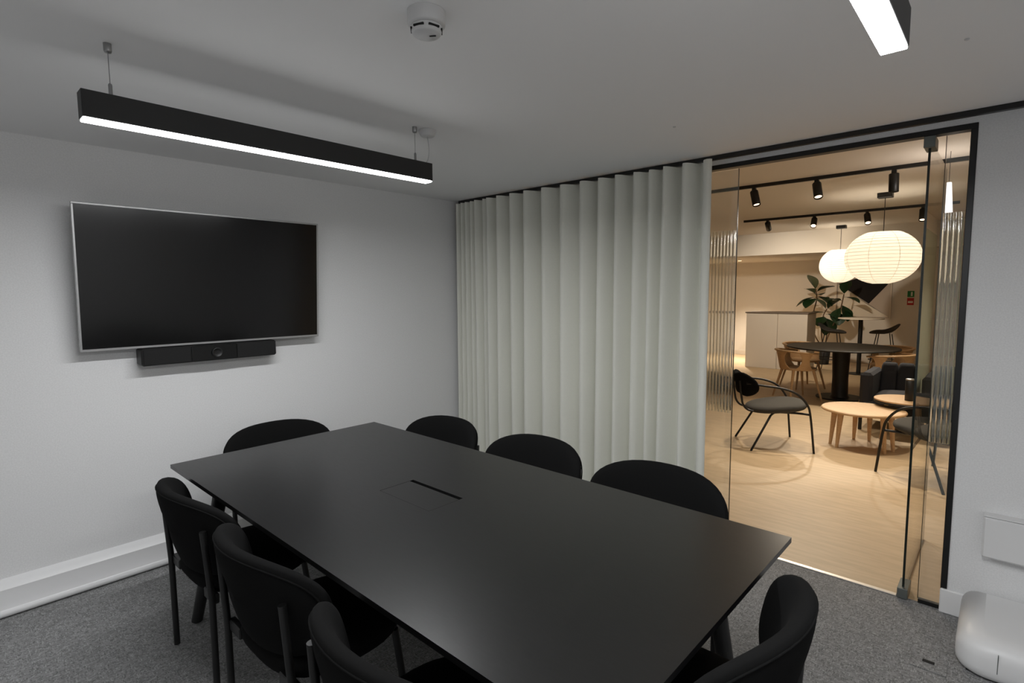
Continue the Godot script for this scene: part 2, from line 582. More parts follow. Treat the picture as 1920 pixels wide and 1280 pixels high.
func make_led(label: String, x: float, z0: float, z1: float, rose: bool, energy: float) -> Node3D:
	var t := thing("linear_pendant", label, "lamp", Vector3(x, 2.078, (z0 + z1) * 0.5), 0.0, "black linear pendant lamps")
	var h := (z1 - z0) * 0.5
	obj("housing", boxm(Vector3(-0.0275, 0.0035, -h), Vector3(0.0275, 0.084, h), 0.0015), M.lamp_black, t)
	obj("diffuser", boxm(Vector3(-0.025, -0.003, -h + 0.003), Vector3(0.025, 0.0035, h - 0.003), 0.0015), M.led, t)
	for s in [-1.0, 1.0]:
		var z: float = s * (h - 0.08)
		obj("wire", tubem([Vector3(0, 0.08, z), Vector3(0, CEIL - 2.078, z)], 0.0012, 6), M.steel, t)
		obj("wire_gripper", lathem([Vector2(0.0005, 0.125), Vector2(0.0045, 0.122), Vector2(0.0055, 0.118), Vector2(0.0055, 0.083)], Vector3(0, 0, z), 12), M.steel, t)
		obj("ceiling_anchor", lathem([Vector2(0.011, CEIL - 2.0785), Vector2(0.011, CEIL - 2.078 - 0.022), Vector2(0.009, CEIL - 2.078 - 0.027), Vector2(0.0005, CEIL - 2.078 - 0.028)], Vector3(0, 0, z), 16), M.steel, t)
	if rose:
		obj("ceiling_rose", lathem([Vector2(0.042, CEIL - 2.0785), Vector2(0.042, CEIL - 2.078 - 0.008), Vector2(0.034, CEIL - 2.078 - 0.026), Vector2(0.030, CEIL - 2.078 - 0.03), Vector2(0.0005, CEIL - 2.078 - 0.03)], Vector3(0, 0, -h + 0.005), 28), M.lamp_white, t)
		obj("flex", tubem(curve([Vector3(0.0, CEIL - 2.11, -h + 0.005), Vector3(0.004, 0.15, -h + 0.0), Vector3(0.006, 0.10, -h + 0.012), Vector3(0, 0.08, -h + 0.03)], 5), 0.0022, 6), M.lamp_white, t)
	var l := AreaLight3D.new()
	l.name = "panel_light"
	t.add_child(l, true)
	l.position = Vector3(0, -0.0055, 0)
	l.rotation.x = -PI / 2
	l.area_size = Vector2(0.046, 2.0 * h - 0.01)
	l.light_energy = energy
	l.light_color = Color(0.985, 0.992, 1.0)
	l.area_range = 12.0
	l.area_attenuation = 2.0
	l.shadow_enabled = true
	return t

# ------------------------------------------------------------------ scene
func _ready() -> void:
	# ---- camera
	var cam := Camera3D.new()
	cam.name = "camera"
	add_child(cam)
	cam.position = Vector3(3.534, 1.55, 3.223)
	cam.rotation_degrees = Vector3(-5.234, 42.582, -0.434)
	cam.fov = 64.555
	cam.near = 0.02
	cam.current = true
	# ---- environment: closed rooms, nothing enters from outside
	var we := WorldEnvironment.new()
	we.name = "environment"
	add_child(we)
	var env := Environment.new()
	env.background_mode = Environment.BG_COLOR
	env.background_color = Color(0, 0, 0)
	env.tonemap_mode = Environment.TONE_MAPPER_LINEAR
	env.tonemap_exposure = 1.0
	env.sdfgi_enabled = true
	env.ssao_enabled = true
	env.ssil_enabled = true
	we.environment = env
	# ---- lights' strengths
	var led_energy := 1.8
	var lantern_energy := 0.14
	var spot_energy := 3.9

	materials()
	shell()
	glass_wall()
	curtain()
	make_led("black linear pendant lamp hanging before the wall screen", 1.445, 1.53, 2.86, true, led_energy)
	make_led("black linear pendant lamp at the smoke detector's far side, above the table's door end", 3.313, 1.715, 3.045, false, led_energy)
	meeting_room()
	lounge(lantern_energy, spot_energy)

func shell() -> void:
	var w := 0.12
	struct("floor", boxm(Vector3(-w, -0.1, -0.025), Vector3(4.5 + w, 0.0, 4.2 + w)), M.carpet)
	struct("ceiling", boxm(Vector3(-w, CEIL, -0.02), Vector3(4.5 + w, CEIL2 + 0.1, 4.2 + w)), M.ceiling)
	struct("wall_screen", boxm(Vector3(-w, 0.0, -0.06), Vector3(0.0, CEIL, 4.2)), M.wall)
	struct("wall_back", boxm(Vector3(-w, 0.0, 4.2), Vector3(4.5 + w, CEIL, 4.2 + w)), M.wall)
	struct("wall_right", boxm(Vector3(4.5, 0.0, 0.0), Vector3(4.5 + w, CEIL, 4.2)), M.wall)
	# wall round the glazing
	var st := mb(true)
	bx(st, Vector3(0.0, 0.0, -0.06), Vector3(0.25, CEIL, 0.0))
	bx(st, Vector3(3.391, 0.0, -0.06), Vector3(4.5, CEIL, 0.0))
	bx(st, Vector3(0.25, 2.283, -0.06), Vector3(3.391, CEIL, 0.0))
	struct("wall_glazed", st, M.wall)
	# rounded skirting trunking on the screen wall
	st = mb()
	var prof := [Vector2(0.0, 0.178), Vector2(0.022, 0.170), Vector2(0.045, 0.146), Vector2(0.050, 0.140), Vector2(0.050, 0.044), Vector2(0.054, 0.040), Vector2(0.060, 0.030), Vector2(0.060, 0.018), Vector2(0.054, 0.008), Vector2(0.0, 0.008)]
	for i in prof.size() - 1:
		sheet(st, [PackedVector3Array([Vector3(prof[i].x, prof[i].y, 0.16), Vector3(prof[i + 1].x, prof[i + 1].y, 0.16)]), PackedVector3Array([Vector3(prof[i].x, prof[i].y, 4.2), Vector3(prof[i + 1].x, prof[i + 1].y, 4.2)])], false, 1 if i < 3 else (3 if i < 5 else 2))
	struct("baseboard_screen", st, M.skirting)
	st = boxm(Vector3(3.366, 0.0, 0.0), Vector3(4.5, 0.118, 0.016), 0.004)
	struct("baseboard_glazed", st, M.skirting)
	# lounge shell
	struct("floor_lounge", boxm(Vector3(-3.0, -0.1, -10.13), Vector3(3.8, 0.0, -0.025)), M.oak_floor)
	struct("ceiling_lounge", boxm(Vector3(-3.0, CEIL2, -10.13), Vector3(3.8, CEIL2 + 0.1, -0.02)), M.lounge_ceiling)
	struct("trim_1", boxm(Vector3(-3.0, 2.2, -10.13), Vector3(3.8, CEIL2, -7.5)), M.lounge_ceiling)
	struct("wall_far", boxm(Vector3(-3.0, 0.0, -10.25), Vector3(3.8, CEIL2, -10.13)), M.lounge_wall)
	struct("wall_lounge_left", boxm(Vector3(-3.12, 0.0, -10.25), Vector3(-3.0, CEIL2, -0.0)), M.lounge_wall)
	struct("wall_lounge_right", boxm(Vector3(3.8, 0.0, -10.25), Vector3(3.92, CEIL2, -0.06)), M.lounge_wall)
	st = mb(true)
	bx(st, Vector3(-3.0, 0.0, -0.12), Vector3(0.25, CEIL2, -0.061))
	bx(st, Vector3(3.391, 0.0, -0.12), Vector3(3.8, CEIL2, -0.061))
	bx(st, Vector3(0.25, 2.283, -0.12), Vector3(3.391, CEIL2, -0.061))
	struct("wall_lounge_near", st, M.lounge_wall)
	struct("baseboard_far", boxm(Vector3(-3.0, 0.0, -10.13), Vector3(3.8, 0.11, -10.115), 0.003), M.art_frame)

func reeded_band(x0: float, x1: float, parent: Node3D) -> void:
	# vertical ribs of cast reeded glass film, 20 mm pitch, a closed solid on the room side of the pane
	var st := mb()
	var n := int(round((x1 - x0) / 0.02))
	var per := 8
	var y0 := 0.815
	var y1 := 1.90
	var zf := -0.0175
	var front0 := PackedVector3Array()
	var front1 := PackedVector3Array()
	var back0 := PackedVector3Array()
	var back1 := PackedVector3Array()
	for i in n * per + 1:
		var x := lerpf(x0, x1, float(i) / (n * per))
		var z := zf + 0.001 + 0.003 * absf(sin(PI * i / per))
		front0.append(Vector3(x, y0, z))
		front1.append(Vector3(x, y1, z))
		back0.append(Vector3(x, y0, zf))
		back1.append(Vector3(x, y1, zf))
	sheet(st, [front1, front0], false, 1)
	sheet(st, [back0, back1], false, 2)
	sheet(st, [front0, back0], false, 3)
	sheet(st, [back1, front1], false, 4)
	st.set_smooth_group(5)
	var e := front0.size() - 1
	quad(st, front0[0], front1[0], back1[0], back0[0])
	quad(st, front0[e], back0[e], back1[e], front1[e])
	obj("reeded_band", st, M.reeded, parent)

func glass_wall() -> void:
	# black frame: head, jambs
	var st := mb(true)
	bx(st, Vector3(0.25, 2.257, -0.05), Vector3(3.391, 2.283, 0.006), 0.002)
	struct("trim_2", st, M.frame_black)
	st = mb(true)
	bx(st, Vector3(3.366, 0.12, -0.05), Vector3(3.391, 2.257, 0.006), 0.002)
	bx(st, Vector3(3.366, 0.0, -0.05), Vector3(3.3895, 0.12, -0.002), 0.002)
	struct("trim_3", st, M.frame_black)
	st = mb(true)
	bx(st, Vector3(0.25, 0.0, -0.05), Vector3(0.275, 2.257, 0.006), 0.002)
	struct("trim_4", st, M.frame_black)
	# threshold strip between carpet and oak
	struct("trim_5", boxm(Vector3(2.36, 0.0, -0.035), Vector3(3.195, 0.006, -0.008), 0.002), M.alu)
	# fixed panes
	var z0 := -0.029
	var z1 := -0.019
	for p in [["window_1", 0.28, 1.30], ["window_2", 1.305, 2.34], ["window_3", 3.282, 3.364]]:
		var o := struct(p[0], boxm(Vector3(p[1], 0.02, z0), Vector3(p[2], 2.25, z1)), M.glass)
		if p[0] != "window_1":
			var ex: float = p[2] if p[0] == "window_2" else p[1]
			var s := 1.0 if p[0] == "window_2" else -1.0
			obj("pane_edge", boxm(Vector3(minf(ex + s * 0.0005, ex + s * 0.003), 0.02, z0), Vector3(maxf(ex + s * 0.0005, ex + s * 0.003), 2.25, z1)), M.glass_edge, o)
		reeded_band(p[1] + 0.002, p[2] - 0.002, o)
		obj("bottom_channel", boxm(Vector3(p[1], 0.0, -0.036), Vector3(p[2], 0.0195, -0.012), 0.001), M.frame_black, o)
	# door leaf, standing open at a right angle into the lounge
	var t := Node3D.new()
	t.name = "door_1"
	add_child(t)
	t.position = Vector3(3.22, 0.0, -0.024)
	t.set_meta("kind", "structure")
	obj("leaf", boxm(Vector3(-0.005, 0.012, -0.86), Vector3(0.005, 2.244, 0.0)), M.glass, t)
	obj("leaf_edge", boxm(Vector3(-0.005, 0.05, 0.0005), Vector3(0.005, 2.206, 0.004)), M.glass_edge, t)
	obj("leaf_edge", boxm(Vector3(-0.005, 0.012, -0.864), Vector3(0.005, 2.244, -0.8605)), M.glass_edge, t)
	obj("leaf_edge", boxm(Vector3(-0.005, 0.008, -0.86), Vector3(0.005, 0.0115, -0.12)), M.glass_edge, t)
	obj("patch_fitting", boxm(Vector3(-0.022, 0.004, -0.10), Vector3(0.022, 0.055, 0.03), 0.002), M.fitting, t)
	obj("patch_fitting", boxm(Vector3(-0.022, 2.205, -0.10), Vector3(0.022, 2.2565, 0.03), 0.002), M.fitting, t)

func curtain() -> void:
	tag(obj("curtain_rail", boxm(Vector3(0.05, 2.296, 0.062), Vector3(4.4, CEIL, 0.092), 0.002), M.frame_black), "black curtain rail running along the ceiling before the glass wall", "curtain rail")
	# ripple folds: x of each fold's crest
	var xs := [0.055, 0.112, 0.164, 0.229, 0.292, 0.391, 0.439, 0.562, 0.709, 0.853, 1.026, 1.189, 1.361, 1.506, 1.628, 1.766, 1.859, 1.958, 2.093, 2.215]
	rng.seed = 77
	var wob := []
	for i in xs.size():
		wob.append(Vector3(rng.randf_range(-0.02, 0.02), rng.randf_range(-0.4, 0.4), rng.randf_range(0.85, 1.1)))
	var rows := []
	var ny := 24
	for r in ny + 1:
		var f := float(r) / ny
		var y := lerpf(2.294, 0.018, f)
		var row := PackedVector3Array()
		for i in xs.size() - 1:
			var w: float = xs[i + 1] - xs[i]
			for k in 14:
				var s := k / 14.0
				var dx: float = lerpf(wob[i].x, wob[i + 1].x, s) * f * clampf(w / 0.15, 0.2, 1.0) * (0.0 if i + 1 == xs.size() - 1 else 1.0)
				# crest near the fold's left edge, valley in the middle
				var ph := TAU * s
				var amp: float = lerpf(wob[i].z, wob[i + 1].z, s) * clampf(w / 0.15, 0.40, 1.0) * 0.070 * lerpf(0.85, 1.0, f)
				var z := 0.094 + amp * cos(ph) + 0.006 * amp / 0.060 * cos(2.0 * ph + 0.6 + wob[i].y * f)
				row.append(Vector3(xs[i] + w * (s + 0.055 * sin(ph)) + dx, y, z))
		var zl := 0.094 + 0.055
		row.append(Vector3(2.222, y, zl))
		row.append(Vector3(2.240, y, zl - 0.006))
		row.append(Vector3(2.246, y, zl - 0.018))
		rows.append(row)
	var st := mb()
	sheet(st, rows)
	# the cloth has a back, 3 mm behind, closed at the ends
	var back := []
	for row in rows:
		var b := PackedVector3Array()
		for j in row.size():
			var d: Vector3 = (row[mini(j + 1, row.size() - 1)] - row[maxi(j - 1, 0)]).normalized()
			b.append(row[j] + Vector3(d.z, 0, -d.x) * 0.003)
		back.append(b)
	sheet(st, back)
	st.set_smooth_group(2)
	for i in [0, ny]:
		for j in rows[i].size() - 1:
			quad(st, rows[i][j], rows[i][j + 1], back[i][j + 1], back[i][j])
	tag(obj("curtain", st, M.curtain), "full height pale grey-green curtain hanging in folds before the glass wall", "curtain")

func meeting_room() -> void:
	# ---- table
	var t := thing("meeting_table", "large rectangular black wooden meeting table with splayed legs", "table", Vector3(1.835, 0, 1.91))
	var hx := 1.215
	var hz := 0.565
	# top built round the cable flap opening (local x -0.16..0.15, z -0.075..0.095)
	var fx0 := -0.168
	var fx1 := 0.152
	var fz0 := -0.077
	var fz1 := 0.094
	var st := mb(true)
	var yt := 0.74
	var yb := 0.722
	bx(st, Vector3(-hx, yb, -hz), Vector3(fx0, yt, hz))
	bx(st, Vector3(fx1, yb, -hz), Vector3(hx, yt, hz))
	bx(st, Vector3(fx0, yb, -hz), Vector3(fx1, yt, fz0))
	bx(st, Vector3(fx0, yb, fz1), Vector3(fx1, yt, hz))
	# tapered underside
	for s in [[-hx, -hz, hx, -hz], [hx, -hz, hx, hz], [hx, hz, -hx, hz], [-hx, hz, -hx, -hz]]:
		quad(st, Vector3(s[0], yb, s[1]), Vector3(s[2], yb, s[3]), Vector3(s[2] * 0.97, 0.705, s[3] * 0.93), Vector3(s[0] * 0.97, 0.705, s[1] * 0.93))
	quad(st, Vector3(-hx * 0.97, 0.705, -hz * 0.93), Vector3(hx * 0.97, 0.705, -hz * 0.93), Vector3(hx * 0.97, 0.705, hz * 0.93), Vector3(-hx * 0.97, 0.705, hz * 0.93))
	obj("tabletop", st, M.table, t)
	obj("cable_flap", boxm(Vector3(fx0 + 0.0015, 0.724, fz0 + 0.019), Vector3(fx1 - 0.0015, 0.7398, fz1 - 0.0015), 0.0008), M.table, t)
	obj("cable_slot", boxm(Vector3(fx0, 0.7222, fz0), Vector3(fx1, 0.7235, fz1)), M.slot, t)
	for s in [-1.0, 1.0]:
		for z in [-1.0, 1.0]:
			obj("leg", tubem([Vector3(s * 1.07, 0.0, z * 0.535), Vector3(s * 1.0, 0.706, z * 0.40)], [0.024, 0.034], 18), M.black_wood, t)
	# ---- chairs
	var c := make_chair("black upholstered chair between table and curtain, closest to the screen wall", Vector3(1.08, 0, 1.345), PI)
	copy(c, "black upholstered chair between table and curtain, middle one of three", Vector3(1.78, 0, 1.325), PI)
	copy(c, "black upholstered chair between table and curtain, closest to the glass door", Vector3(2.47, 0, 1.33), PI)
	copy(c, "black upholstered chair opposite the curtain, closest to the screen wall", Vector3(1.13, 0, 2.35), 0.0)
	copy(c, "black upholstered chair opposite the curtain, middle one of three", Vector3(1.82, 0, 2.365), 0.0)
	copy(c, "black upholstered chair opposite the curtain, farthest from the screen wall", Vector3(2.52, 0, 2.39), 0.0)
	copy(c, "black upholstered chair at the table end under the wall screen", Vector3(0.60, 0, 1.87), -PI / 2)
	copy(c, "black upholstered chair at the table end beside the glass door", Vector3(2.94, 0, 1.88), PI / 2)
	# ---- screen
	t = thing("wall_screen_display", "large black flat screen with thin silver frame on the wall", "television", Vector3(0.0, 1.27, 2.061))
	var tw := 0.64
	var th := 0.745
	var lean := Node3D.new()
	lean.name = "panel"
	t.add_child(lean)
	lean.position = Vector3(-0.005, 0.0, 0.0)
	lean.rotation.z = deg_to_rad(-4.0)
	obj("back_cover", boxm(Vector3(0.055, 0.02, -tw + 0.02), Vector3(0.088, th - 0.02, tw - 0.02), 0.008), M.black_plastic, lean)
	obj("wall_bracket", boxm(Vector3(0.0005, 0.18, -0.25), Vector3(0.055, 0.55, 0.25), 0.004), M.black_metal, t)
	st = mb(true)
	bx(st, Vector3(0.085, 0.0, -tw), Vector3(0.104, 0.012, tw), 0.0015)
	bx(st, Vector3(0.085, th - 0.010, -tw), Vector3(0.104, th, tw), 0.0015)
	bx(st, Vector3(0.085, 0.012, -tw), Vector3(0.104, th - 0.010, -tw + 0.010), 0.0015)
	bx(st, Vector3(0.085, 0.012, tw - 0.010), Vector3(0.104, th - 0.010, tw), 0.0015)
	obj("bezel", st, M.bezel, lean)
	obj("screen", boxm(Vector3(0.0885, 0.011, -tw + 0.009), Vector3(0.1015, th - 0.009, tw - 0.009)), M.screen, lean)
	# ---- video bar
	t = thing("video_bar", "long black video conference bar with camera lens under the screen", "video bar", Vector3(0.0, 1.163, 2.08))
	obj("body", boxm(Vector3(0.0005, 0.0, -0.365), Vector3(0.110, 0.096, 0.365), 0.010), M.black_plastic, t)
	obj("speaker_grille", boxm(Vector3(0.1105, 0.006, 0.125), Vector3(0.118, 0.090, 0.357), 0.003), M.grille, t)
	obj("speaker_grille", boxm(Vector3(0.1105, 0.006, -0.357), Vector3(0.118, 0.090, -0.125), 0.003), M.grille, t)
	var cp := obj("camera_panel", boxm(Vector3(0.1105, 0.004, -0.122), Vector3(0.119, 0.092, 0.122), 0.002), M.lens, t)
	var turn := Transform3D(Basis(Vector3(0, 0, 1), -PI / 2), Vector3(0.119, 0.047, -0.01))
	obj("lens_ring", lathem([Vector2(0.030, 0.0005), Vector2(0.029, 0.010), Vector2(0.025, 0.012), Vector2(0.021, 0.009), Vector2(0.012, 0.006), Vector2(0.0005, 0.007)], Vector3.ZERO, 28, turn), M.black_plastic, cp)
	# ---- smoke detector
	t = thing("smoke_detector", "round white smoke detector on the meeting room ceiling", "smoke detector", Vector3(2.305, CEIL, 2.225))
	obj("base", lathem([Vector2(0.052, -0.0005), Vector2(0.052, -0.034), Vector2(0.049, -0.038), Vector2(0.043, -0.040)], Vector3.ZERO, 36), M.lamp_white, t)
	obj("sensor_head", lathem([Vector2(0.043, -0.0405), Vector2(0.041, -0.056), Vector2(0.036, -0.062), Vector2(0.0005, -0.064)], Vector3.ZERO, 36), M.lamp_white, t)
	for k in 6:
		var tr := Transform3D(Basis(Vector3.UP, TAU * k / 6 + 0.35), Vector3.ZERO)
		st = mb(true)
		bx(st, Vector3(-0.0155, -0.052, 0.0385), Vector3(0.0155, -0.047, 0.0435), 0.0, tr)
		obj("vent_slit", st, M.slot, t)
	st = mb(true)
	bx(st, Vector3(-0.002, -0.0655, 0.008), Vector3(0.002, -0.0635, 0.026), 0.0, Transform3D(Basis(Vector3.UP, 2.2), Vector3.ZERO))
	obj("vent_slit", st, M.grille, t)
	# ---- small ceiling caps
	for p in [[Vector3(2.325, CEIL, 0.765), "tiny round white cap in the ceiling before the curtain's door end"], [Vector3(3.392, CEIL, 0.975), "tiny round white cap in the ceiling before the black door frame"]]:
		tag(obj("ceiling_cap", lathem([Vector2(0.007, -0.0005), Vector2(0.006, -0.004), Vector2(0.0005, -0.005)], p[0], 14), M.lamp_white), p[1], "ceiling cap", "tiny ceiling caps")
	# ---- low white boxing with rounded edges along the wall beside the door frame
	t = thing("floor_boxing", "low white rounded boxing on the carpet beside the black door frame", "boxing", Vector3(3.447, 0, 0.0165))
	var ux := 1.04
	var uz := 0.475
	st = mb()
	var ring := func(r: float, inset: float, y: float) -> PackedVector3Array:
		var row := PackedVector3Array()
		row.append(Vector3(ux, y, 0.0))
		row.append(Vector3(ux, y, uz - inset))
		for k in 9:
			var a := PI / 2 * (1.0 + k / 8.0)
			row.append(Vector3(inset + r + r * cos(a), y, uz - inset - r + r * sin(a)))
		row.append(Vector3(inset, y, 0.0))
		return row
	var rows := []
	for k in [[0.085, 0.022, 0.006], [0.095, 0.010, 0.014], [0.10, 0.002, 0.030], [0.10, 0.0, 0.050], [0.10, 0.0, 0.095], [0.10, 0.004, 0.115], [0.098, 0.014, 0.134], [0.09, 0.030, 0.148], [0.08, 0.052, 0.155]]:
		rows.append(ring.call(k[0], k[1], k[2]))
	rows.append(PackedVector3Array())
	for p in rows[-2]:
		rows[-1].append(Vector3(maxf(p.x, 0.085), 0.1568, minf(p.z, uz - 0.085)))
	sheet(st, rows, true)
	st.set_smooth_group(4294967295)
	for e in [0, rows.size() - 1]:
		for j in range(1, rows[e].size() - 1):
			if e == 0:
				tri(st, rows[e][0], rows[e][j], rows[e][j + 1])
			else:
				tri(st, rows[e][0], rows[e][j + 1], rows[e][j])
	obj("casing", st, M.white_plastic, t)
	obj("joint", boxm(Vector3(0.132, 0.05, uz - 0.015), Vector3(0.1345, 0.125, uz + 0.0008)), M.fitting, t)
	obj("plinth", boxm(Vector3(0.04, 0.0, 0.0), Vector3(ux, 0.0058, uz - 0.045)), M.black_plastic, t)
	t = thing("wall_box", "plain white box fixed low on the wall above the rounded boxing", "wall box", Vector3(3.503, 0.338, 0.0005))
	obj("body", boxm(Vector3(0.0, 0.0, 0.0), Vector3(0.42, 0.19, 0.058), 0.008), M.white_plastic, t)
	obj("lid", boxm(Vector3(0.0, 0.1905, 0.0), Vector3(0.42, 0.196, 0.060), 0.002), M.white_panel, t)
	# ---- floor socket lid
	t = thing("floor_socket", "small grey floor socket lid set in the carpet with black cable notch", "floor socket", Vector3(3.372, 0, 0.50))
	obj("lid", boxm(Vector3(-0.06, 0.0005, -0.06), Vector3(0.06, 0.003, 0.06), 0.001), M.carpet, t)
	obj("cable_notch", boxm(Vector3(-0.022, 0.0032, -0.012), Vector3(0.018, 0.006, 0.006), 0.001), M.slot, t)

func lounge(lantern_energy: float, spot_energy: float) -> void:
	# ---- ceiling tracks
	for p in [[0.2, 3.3, -2.50, "black ceiling light track running parallel to the glass wall, nearest it"], [0.50, 3.03, -5.30, "black ceiling light track behind the paper lantern's black canopy"]]:
		tag(obj("light_track", boxm(Vector3(p[0], CEIL2 - 0.032, p[2] - 0.017), Vector3(p[1], CEIL2, p[2] + 0.017), 0.002), M.black_metal), p[3], "light track")
	var y := CEIL2 - 0.0325
	make_spot("black cylindrical spotlight on the nearest track, next to the pane edge", Vector3(1.587, y, -2.50), Vector3(0.30, -1.0, 0.25), spot_energy * 0.55, "spotlights on the nearest ceiling track")
	make_spot("black cylindrical spotlight on the nearest track, showing its bright silver lens", Vector3(2.15, y, -2.50), Vector3(0.25, -1.0, 0.45), spot_energy * 0.45, "spotlights on the nearest ceiling track")
	make_spot("black cylindrical spotlight on the nearest track, hanging straight down", Vector3(2.744, y, -2.50), Vector3(0.02, -1.0, -0.02), spot_energy * 0.5, "spotlights on the nearest ceiling track")
	make_spot("black cylindrical spotlight near the far track's free end, hanging straight", Vector3(0.843, y, -5.30), Vector3(-0.15, -0.6, -1.0), spot_energy * 1.25, "spotlights on the farther ceiling track")
	make_spot("black cylindrical spotlight on the far track, tilted towards the lounge chair", Vector3(1.462, y, -5.30), Vector3(0.15, -1.0, 1.0), spot_energy * 0.85, "spotlights on the farther ceiling track")
	make_spot("black cylindrical spotlight on the far track, beside the large lantern's cord", Vector3(2.087, y, -5.30), Vector3(0.25, -1.0, 0.7), spot_energy * 0.7, "spotlights on the farther ceiling track")
	make_spot("black cylindrical spotlight on the far track, behind the open glass door's edge", Vector3(2.678, y, -5.30), Vector3(0.05, -1.0, 0.5), spot_energy * 0.5, "spotlights on the farther ceiling track")
	# ---- lanterns
	make_lantern("large white paper lantern hanging from a black canopy over the lounge", Vector3(2.47, 1.905, -4.0), 0.36, 0.30, lantern_energy)
	make_lantern("farther white paper lantern, partly hidden behind the large one", Vector3(1.431, 1.945, -7.1), 0.30, 0.285, lantern_energy)
	# ---- slim glowing cone pendant seen through the side pane
	var cone := thing("cone_pendant", "slim white glowing cone pendant on a thin cord behind the side pane", "lamp", Vector3(3.140, 2.13, -2.2))
	obj("shade", lathem([Vector2(0.0005, 0.236), Vector2(0.016, 0.235), Vector2(0.018, 0.228), Vector2(0.034, 0.004), Vector2(0.032, 0.0), Vector2(0.0005, 0.002)], Vector3.ZERO, 24), M.cone_glow, cone)
	obj("cord", tubem([Vector3(0, 0.236, 0), Vector3(0, CEIL2 - 2.13, 0)], 0.002, 6), M.black_metal, cone)
	var cl := OmniLight3D.new()
	cl.name = "cone_light"
	cone.add_child(cl, true)
	cl.position = Vector3(0, 0.10, 0)
	cl.light_color = Color(1.0, 0.96, 0.92)
	cl.light_energy = 0.12
	cl.light_size = 0.03
	cl.omni_range = 10.0
	cl.omni_attenuation = 2.0
	cl.shadow_enabled = true
	# ---- recessed downlight in the low ceiling
	var t := thing("downlight", "small recessed downlight glowing under the low ceiling by the counter", "downlight", Vector3(-0.88, 2.2, -9.0))
	var st := mb()
	disc(st, Vector3.ZERO, 0.05, -0.006, -0.0005, 0.002, 24)
	obj("rim", st, M.art_frame, t)
	st = mb()
	disc(st, Vector3.ZERO, 0.038, -0.009, -0.0065, 0.001, 24)
	obj("lens", st, M.spot_glow, t)
	var l := SpotLight3D.new()
	l.name = "downlight_light"
	t.add_child(l, true)
	l.position = Vector3(0, -0.012, 0)
	l.rotation.x = -PI / 2
	l.light_color = WARM
	l.light_energy = spot_energy * 3.8
	l.light_size = 0.03
	l.spot_angle = 50.0
	l.spot_range = 10.0
	l.spot_attenuation = 2.0
	l.shadow_enabled = true
	# ---- low lounge chairs
	var c := make_lounge_chair("low lounge chair with black tube frame and grey seat, standing alone on oak floor", Vector3(1.85, 0, -2.485), atan2(0.817, -0.577))
	copy(c, "low lounge chair with black tube frame, behind the open glass door leaf", Vector3(3.17, 0, -2.27), atan2(-0.816, -0.578))
	# ---- coffee tables
	t = thing("coffee_table", "low oval oak coffee table on paired tapered legs", "coffee table", Vector3(2.53, 0, -2.98), 0.4)
	st = mb()
	disc(st, Vector3.ZERO, 0.36, 0.355, 0.38, 0.008, 48, 0.34)
	obj("top", st, M.oak, t)
	for a in [0.55, 1.05, 2.65, 3.15, 4.7, 5.2]:
		obj("leg", tubem([Vector3(0.27 * cos(a), 0, 0.27 * sin(a)), Vector3(0.24 * cos(a), 0.356, 0.24 * sin(a))], [0.014, 0.028], 10), M.oak, t)
	t = thing("side_table", "taller round oak side table with dark rim beside the oval one", "side table", Vector3(2.83, 0, -3.36))
	st = mb()
	disc(st, Vector3.ZERO, 0.27, 0.438, 0.452, 0.003, 40)
	obj("top", st, M.oak, t)
	st = mb()
	disc(st, Vector3.ZERO, 0.272, 0.415, 0.4378, 0.004, 40)
	obj("dark_rim", st, M.black_wood, t)
	for a in [0.9, 3.4, 5.3]:
		obj("leg", tubem([Vector3(0.21 * cos(a), 0, 0.21 * sin(a)), Vector3(0.17 * cos(a), 0.416, 0.17 * sin(a))], [0.012, 0.018], 10), M.oak, t)
	t = thing("tumbler", "black cylindrical pot with steel lid on the side table", "pot", Vector3(2.86, 0.4525, -3.30))
	obj("body", lathem([Vector2(0.0005, 0.0), Vector2(0.036, 0.0), Vector2(0.038, 0.003), Vector2(0.038, 0.20), Vector2(0.034, 0.203), Vector2(0.0005, 0.203)], Vector3.ZERO, 28), M.black_plastic, t)
	obj("lid", lathem([Vector2(0.0005, 0.204), Vector2(0.038, 0.204), Vector2(0.039, 0.212), Vector2(0.034, 0.217), Vector2(0.0005, 0.218)], Vector3.ZERO, 28), M.steel, t)
	# ---- charcoal tufted sofa
	t = thing("sofa", "charcoal upholstered sofa with deep vertical channels and thin black legs", "sofa", Vector3(2.95, 0, -4.05))
	obj("base", boxm(Vector3(-0.56, 0.20, -0.36), Vector3(0.56, 0.32, 0.33), 0.03), M.tuft, t)
	for s in [-1.0, 1.0]:
		obj("arm", boxm(Vector3(minf(s * 0.47, s * 0.59), 0.21, -0.34), Vector3(maxf(s * 0.47, s * 0.59), 0.635, 0.30), 0.03), M.tuft, t)
		for z in [-0.32, 0.31]:
			obj("leg", boxm(Vector3(s * 0.565 - 0.016, 0, z - 0.016), Vector3(s * 0.565 + 0.016, 0.215, z + 0.016), 0.002), M.black_metal, t)
	for k in 6:
		var bend := func(u: float, v: float, d: float) -> Vector3:
			return Vector3(-0.395 + 0.158 * k + u, 0.50 + v, -0.25 + d - v * 0.25)
		obj("back_channel", pad(bend, 0.0795, 0.205, 0.06, 7.0, 0.30, 8, 36), M.tuft, t)
	var sit := func(u: float, v: float, d: float) -> Vector3:
		return Vector3(u, 0.36 + d, v + 0.05)
	obj("seat_cushion", pad(sit, 0.465, 0.30, 0.055, 6.0, 0.4, 6, 40), M.tuft, t)
	# ---- round dining table
	t = thing("round_table", "large round dark table on a thick black column", "table", Vector3(1.81, 0, -5.60))
	st = mb()
	disc(st, Vector3.ZERO, 0.70, 0.718, 0.74, 0.006, 64)
	obj("top", st, M.round_top, t)
